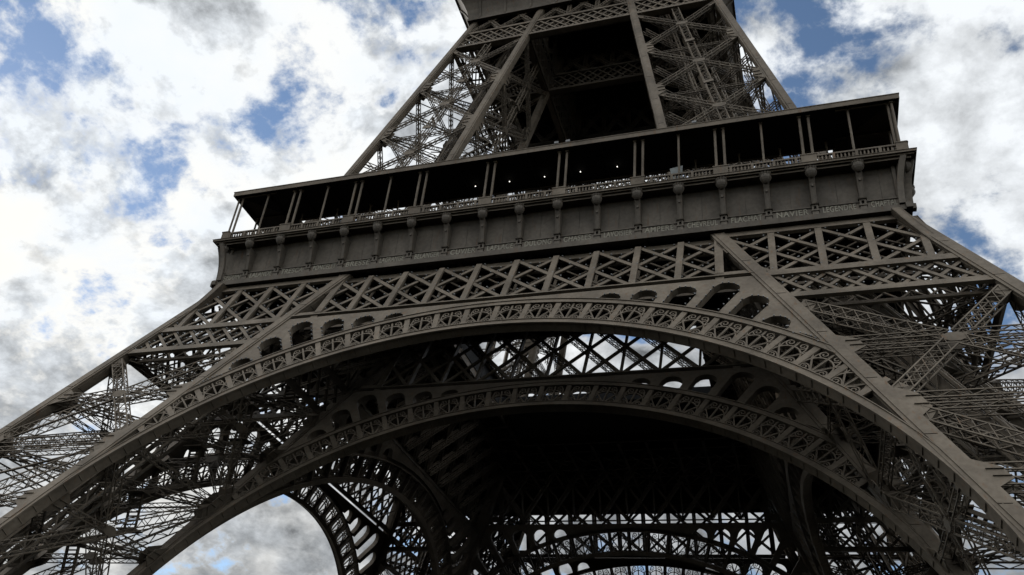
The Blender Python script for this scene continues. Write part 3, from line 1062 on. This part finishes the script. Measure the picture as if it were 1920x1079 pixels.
# ------------------------------------------------------------------ gallery of the first platform
LG = 35.35
def make_gallery():
    A = Assembly("gallery", M_IRON)
    c = A.root
    def slab(h0, d0, z0, z1):                      # mitred strip of the square ring
        c.quadstrip_prism([Vector((-h0, -h0, z0)), Vector((h0, -h0, z0)), Vector((h0 - d0, -h0 + d0, z0)), Vector((-h0 + d0, -h0 + d0, z0))],
                          [Vector((-h0, -h0, z1)), Vector((h0, -h0, z1)), Vector((h0 - d0, -h0 + d0, z1)), Vector((-h0 + d0, -h0 + d0, z1))])
    slab(LG - 0.45, 1.4, 56.98, 57.18)
    slab(LG - 0.20, 1.6, 57.18, 57.32)
    slab(LG, 2.0, 57.32, 57.62)
    slab(LG + 0.06, 0.3, 57.54, 57.58)
    # balustrade
    YB = 34.72
    r = MB()
    r.box(-YB, YB, -YB - 0.11, -YB + 0.11, 57.62, 57.80)
    r.box(-YB, YB, -YB - 0.12, -YB + 0.12, 58.62, 58.78)
    A.piece("handrail", r)
    bal = MB()
    x = -YB + 0.9
    peds = [BAY * k for k in (-7, -5, -3, -1, 1, 3, 5, 7)]
    ends = []
    prof = [(0.05, 57.80), (0.085, 57.92), (0.05, 58.10), (0.075, 58.32), (0.045, 58.5), (0.07, 58.62)]
    i = 0
    while x < YB - 0.85:
        if min(abs(x - p) for p in peds) > 0.72:
            big = i % 6 == 0
            for (ra, za), (rb, zb) in zip(prof[:-1], prof[1:]):
                if big: ra = rb = 0.12
                bal.quadstrip_prism([Vector((x + ra * a, -YB + ra * b, za)) for a, b in ((-1, -1), (1, -1), (1, 1), (-1, 1))],
                                    [Vector((x + rb * a, -YB + rb * b, zb)) for a, b in ((-1, -1), (1, -1), (1, 1), (-1, 1))], False)
                if big and za > 57.9: break
            if big: bal.box(x - 0.12, x + 0.12, -YB - 0.13, -YB + 0.1, 57.8, 58.62)
            i += 1
        x += 0.315
    A.piece("balusters", bal, kind='stuff')
    for p in peds + [-(YB - 0.35), YB - 0.35]:
        b = MB(); w = 0.66 if abs(p) < 30 else 0.45
        b.box(p - w, p + w, -YB - 0.17, -YB + 0.2, 57.62, 58.84)
        b.box(p - w - 0.05, p + w + 0.05, -YB - 0.22, -YB + 0.24, 58.84, 58.94)
        A.piece("pedestal", b)
    # roof posts
    YP, ZR = 34.30, 64.12
    def post(x, y, rad, name="post"):
        b = MB(); K = 8
        b.quadstrip_prism([Vector((x + rad * cos(2 * pi * k / K), y + rad * sin(2 * pi * k / K), 57.62)) for k in range(K)],
                          [Vector((x + rad * cos(2 * pi * k / K), y + rad * sin(2 * pi * k / K), ZR)) for k in range(K)])
        b.box(x - rad * 1.5, x + rad * 1.5, y - rad * 1.5, y + rad * 1.5, ZR - 0.18, ZR + 0.01)
        A.piece(name, b)
    for p in peds:
        post(p - 0.39, -YP, 0.13); post(p + 0.39, -YP, 0.13)
    for k in (-8, -6, -4, 4, 6, 8):
        post(k * BAY, -YP, 0.11)
    for x in (-34.55, -34.0, 34.0): post(x, -YP, 0.11)
    for k in (-7.4, -6.2, -5.1, -4.2, 4.3, 5.4, 6.4, 7.5):
        post(k * BAY, -30.4, 0.09)
    # roof
    HR = 34.98
    rf = MB()
    def ringstrip(m, h0, d, z0, z1):
        m.quadstrip_prism([Vector((-h0, -h0, z0)), Vector((h0, -h0, z0)), Vector((h0 - d, -h0 + d, z0)), Vector((-h0 + d, -h0 + d, z0))],
                          [Vector((-h0, -h0, z1)), Vector((h0, -h0, z1)), Vector((h0 - d, -h0 + d, z1)), Vector((-h0 + d, -h0 + d, z1))])
    ringstrip(rf, HR - 0.08, 5.55, 64.22, 64.34)
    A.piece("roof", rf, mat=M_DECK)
    fa = MB()
    ringstrip(fa, HR, 0.08, 64.10, 64.62)
    ringstrip(fa, HR + 0.05, 0.12, 64.62, 64.70)
    ringstrip(fa, HR - 5.5, 0.14, 64.0, 64.40)
    A.piece("roof_fascia", fa)
    for k in range(-9, 10):
        b = MB(); b.box(k * BAY - 0.06, k * BAY + 0.06, -HR + 0.1, -HR + 5.4, 64.02, 64.218)
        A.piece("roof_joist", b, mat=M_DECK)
    return A


# ------------------------------------------------------------------ build everything
belt_front = make_belt(0.0, True)
arch_front = make_arch(0.0, True)
belt_front.split(tower); arch_front.split(tower)
lamps_me = LAMPS.mesh("sparkle_lamps", M_LAMP)
obj("sparkle_lamps", lamps_me, tower, kind='stuff')
bj, aj = belt_front.joined(), arch_front.joined()
belt_in, arch_in = make_belt(PW, False).joined(), make_arch(PW, False).joined()
for k in range(4):
    MK = RZ(k)
    if k == 2: MK = Matrix.Translation((0, 0, 1.5)) @ MK           # far belts and arches raised so they line up in the view
    if k:
        obj("belt_truss", bj, tower, MK); obj("arch", aj, tower, MK)
    obj("belt_truss", belt_in, tower, MK); obj("arch", arch_in, tower, MK)

pier = make_pier()
pier.split_many(tower, [RZ(0), RZ(-1)])
pj = pier.joined()
for k in (1, 2): obj("pier", pj, tower, RZ(k))

leg = make_leg()
leg.split_many(tower, [RZ(0), RZ(-1)])
lj = leg.joined()
for k in (1, 2): obj("upper_leg", lj, tower, RZ(k))

ub = make_upper_belt(False)
ub.split(tower)
ubj = ub.joined(); ubi = make_upper_belt(True).joined()
for k in range(4):
    if k: obj("upper_belt", ubj, tower, RZ(k))
    obj("upper_belt", ubi, tower, RZ(k))

fr = make_frieze()
f0 = fr.split(tower)
add_names(f0)
frj = fr.joined()
for k in (1, 2, 3): obj("frieze", frj, tower, RZ(k))

ga = make_gallery()
ga.split(tower)
for k in (1, 3): pass
gaj = MB(); gaj.add(ga.root)
for name, mb, m, mat, kind in ga.items: gaj.add(mb, m)
gaj = gaj.mesh("gallery", M_IRON)
for k in (1, 2, 3): obj("gallery", gaj, tower, RZ(k))

# first platform: deck ring with its girders
VOID = 14.2
d = MB()
hh = 33.4
for k in range(4):
    M = RZ(k)
    s = MB()
    s.quadstrip_prism([Vector((-hh, -hh, 55.9)), Vector((hh, -hh, 55.9)), Vector((VOID, -VOID, 55.9)), Vector((-VOID, -VOID, 55.9))],
                      [Vector((-hh, -hh, 57.3)), Vector((hh, -hh, 57.3)), Vector((VOID, -VOID, 57.3)), Vector((-VOID, -VOID, 57.3))])
    d.add(s, M)
    s = MB()
    for i in range(-8, 9):
        x = i * BAY
        e = max(VOID, abs(x))
        if e < hh - 0.5:
            s.box(x - 0.10, x + 0.10, -hh + 0.1, -e, 55.5, 55.897); s.box(x - 0.2, x + 0.2, -hh + 0.1, -e, 54.45, 54.55)
            yy = -hh + 0.3
            while yy < -e - 0.9:
                s.beam((x, yy, 54.5), (x, yy + 0.9, 55.6), 0.12, 0.06, (1, 0, 0)); s.beam((x, yy + 0.9, 54.5), (x, yy, 55.6), 0.12, 0.06, (1, 0, 0))
                yy += 0.9
    for y in (14.4, 17.2, 20.4, 23.6, 26.8, 30):
        s.box(-y, y, -y - 0.1, -y + 0.1, 54.9, 55.895); s.box(-y, y, -y - 0.2, -y + 0.2, 54.8, 54.9)
    for i in range(-7, 7):
        for ya, yb in ((17.2, 23.6), (23.6, 30)):
            x = i * BAY
            if abs(x + BAY / 2) < ya - 2:
                s.beam((x, -ya, 54.75), (x + BAY, -yb, 54.75), 0.22, 0.1, (0, 0, 1)); s.beam((x + BAY, -ya, 54.64), (x, -yb, 54.64), 0.22, 0.1, (0, 0, 1))
    obj("deck_girders", s.mesh("deck_girders", M_IRON), tower, M)
d.box(-VOID, VOID, 4.2, VOID + 0.3, 55.95, 57.25)           # opaque dark plate added to close the rear of the opening and keep it dark
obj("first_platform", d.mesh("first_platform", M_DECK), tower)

# pavilions standing between the legs on the first platform
M_GLASS = plain_material("tinted_glass", (0.03, 0.035, 0.04), 0.12)
M_GLASS.node_tree.nodes['Principled BSDF'].inputs['Specular IOR Level'].default_value = 0.8
for k in range(4):
    A = Assembly("pavilion", M_DECK)
    c = A.root
    c.box(-12.6, 12.6, -27.2, -15.6, 57.3, 57.9)
    c.quadstrip_prism([Vector((-13, -28.4, 60.9)), Vector((13, -28.4, 60.9)), Vector((13, -15.2, 60.9)), Vector((-13, -15.2, 60.9))],
                      [Vector((-13, -28.4, 61.2)), Vector((13, -28.4, 61.2)), Vector((13, -15.2, 61.2)), Vector((-13, -15.2, 61.2))])
    c.box(-12.4, 12.4, -24.0, -15.9, 57.9, 60.898)
    for i in range(10):
        x = -12.4 + 24.8 * i / 9
        b = MB(); b.beam((x, -27.0, 57.9), (x, -27.9, 60.9), 0.12, 0.18, (0, -1, 0)); A.piece("mullion", b)
        if i < 9:
            x2 = -12.4 + 24.8 * (i + 1) / 9
            b = MB()
            b.quadstrip_prism([Vector((x + .07, -27.02, 57.9)), Vector((x2 - .07, -27.02, 57.9)), Vector((x2 - .07, -26.98, 57.9)), Vector((x + .07, -26.98, 57.9))],
                              [Vector((x + .07, -27.9, 60.89)), Vector((x2 - .07, -27.9, 60.89)), Vector((x2 - .07, -27.86, 60.89)), Vector((x + .07, -27.86, 60.89))])
            A.piece("pane", b, mat=M_GLASS)
    A.split(tower, RZ(k))

# second platform: deck, girders, flared frieze
d = MB()
d.box(-17.3, 17.3, -17.3, 17.3, 113.3, 114.2)
for i in range(-6, 7):
    d.box(i * 2.7 - 0.1, i * 2.7 + 0.1, -17.2, 17.2, 112.4, 113.298)
    d.box(-17.2, 17.2, i * 2.7 - 0.1, i * 2.7 + 0.1, 112.6, 113.296)
obj("second_platform", d.mesh("second_platform", M_DECK), tower)
for k in range(4):
    A = Assembly("upper_frieze", M_WALL)
    c = A.root
    def pf(z):
        t = max(0, (z - 110.6) / 5.2); return 17.85 + 0.25 * t + 2.2 * t * t
    zs = [110.6, 111.4, 112.4, 113.4, 114.4, 115.2, 115.9]
    for za, zb in zip(zs[:-1], zs[1:]):
        a, b = pf(za), pf(zb)
        c.quadstrip_prism([Vector((-a, -a, za)), Vector((a, -a, za)), Vector((a - .3, -a + .3, za)), Vector((-a + .3, -a + .3, za))],
                          [Vector((-b, -b, zb)), Vector((b, -b, zb)), Vector((b - .3, -b + .3, zb)), Vector((-b + .3, -b + .3, zb))])
    led = MB()
    a = pf(110.6) + 0.12
    led.quadstrip_prism([Vector((-a, -a, 110.3)), Vector((a, -a, 110.3)), Vector((a - .5, -a + .5, 110.3)), Vector((-a + .5, -a + .5, 110.3))],
                        [Vector((-a, -a, 110.75)), Vector((a, -a, 110.75)), Vector((a - .5, -a + .5, 110.75)), Vector((-a + .5, -a + .5, 110.75))])
    A.piece("ledge", led)
    for i in range(-4, 5):
        b = MB(); x = i * 4.0
        for za, zb in zip(zs[:-1], zs[1:]):
            b.beam((x, -pf(za) - 0.06, za), (x, -pf(zb) - 0.06, zb), 0.35, 0.22, (0, -1, 0))
        A.piece("rib", b)
    if k == 0: A.split(tower)
    else: obj("upper_frieze", A.joined(), tower, RZ(k))
    b = pf(115.9)
    cm = MB()
    cm.quadstrip_prism([Vector((-b - .3, -b - .3, 115.9)), Vector((b + .3, -b - .3, 115.9)), Vector((b - 3, -b + 3, 115.9)), Vector((-b + 3, -b + 3, 115.9))],
                       [Vector((-b - .3, -b - .3, 116.4)), Vector((b + .3, -b - .3, 116.4)), Vector((b - 3, -b + 3, 116.4)), Vector((-b + 3, -b + 3, 116.4))])
    obj("upper_cornice", cm.mesh("upper_cornice", M_IRON), tower, RZ(k))

# ------------------------------------------------------------------ small separate things
def empty(name, loc, label, cat, group=None):
    o = bpy.data.objects.new(name, None); COL.objects.link(o); o.location = loc
    return tag(o, label, cat, group)

def sphere(mb, c, r, nu=10, nv=6):
    base = len(mb.v)
    for j in range(nv + 1):
        ph = pi * j / nv
        for i in range(nu):
            th = 2 * pi * i / nu
            mb.v.append((c[0] + r * sin(ph) * cos(th), c[1] + r * sin(ph) * sin(th), c[2] + r * cos(ph)))
    for j in range(nv):
        for i in range(nu):
            i2 = (i + 1) % nu
            mb.f.append((base + j * nu + i, base + (j + 1) * nu + i, base + (j + 1) * nu + i2, base + j * nu + i2))

bulb = MB(); sphere(bulb, (0, 0, 0), 0.055)
rod = MB(); rod.beam((0, 0, 0.09), (0, 0, 0.3), 0.04, 0.04, (1, 0, 0)); rod.box(-0.1, 0.1, -0.1, 0.1, 0.22, 0.30)
bulb_me, rod_me = bulb.mesh("bulb", M_GLOW), rod.mesh("stem", M_DECK)
LAMP_LABELS = ["lit white lamp under the gallery roof, leftmost of the row of five",
               "lit white lamp under the gallery roof, second from the left of five",
               "lit white lamp under the gallery roof, middle one of the row of five",
               "lit white lamp under the gallery roof, fourth from the left of five",
               "lit white lamp under the gallery roof, rightmost of the row of five"]
for i in range(5):
    o = empty("ceiling_lamp", (-6.66 + 3.85 * i, -31.3, 63.9), LAMP_LABELS[i], "lamp", "lit lamps under the gallery roof")
    obj("bulb", bulb_me, o); obj("stem", rod_me, o)

board = MB()
board.poly([(-0.62, -0.25, 2.75), (-0.30, 0.05, 0.9), (0.36, 0.05, 0.9), (0.62, -0.25, 2.95)], Vector((0, -1, -0.15)), 0.06)
o = empty("notice_board", (15.0, -33.55, 57.62), "pale blank board tapering downwards, standing behind the balustrade by a thin roof post", "board")
bo = obj("panel", board.mesh("panel", M_BOARD), o)
st = MB(); st.beam((0, 0.12, 0), (0, -0.14, 2.6), 0.1, 0.08, (0, 1, 0)); st.box(-0.4, 0.4, 0.0, 0.5, 0.0, 0.06)
obj("stand", st.mesh("stand", M_DECK), o)
for x, lab in ((3.1, "small grey floodlight on the roof edge, left of its twin lamp above the middle posts"),
               (4.3, "small grey floodlight on the roof edge, right of its twin lamp above the middle posts"),
               (16.9, "lone small floodlight on the roof edge near the right leg")):
    o = empty("floodlight", (x, -34.6, 64.70), lab, "floodlight", "floodlights on the gallery roof")
    hm = MB(); hm.quadstrip_prism([Vector((-0.22, -0.1, 0.42)), Vector((0.22, -0.1, 0.42)), Vector((0.22, -0.05, 0.72)), Vector((-0.22, -0.05, 0.72))],
                                  [Vector((-0.15, 0.25, 0.36)), Vector((0.15, 0.25, 0.36)), Vector((0.15, 0.28, 0.62)), Vector((-0.15, 0.28, 0.62))])
    obj("lamp_head", hm.mesh("lamp_head", M_LAMP), o)
    bm_ = MB(); bm_.beam((0, 0.1, 0), (0, 0.1, 0.45), 0.07, 0.07, (0, 1, 0)); bm_.box(-0.2, 0.2, 0, 0.25, 0, 0.05)
    obj("bracket", bm_.mesh("bracket", M_DECK), o)

scene.render.engine = 'CYCLES'
scene.cycles.max_bounces = 6
scene.cycles.diffuse_bounces = 0
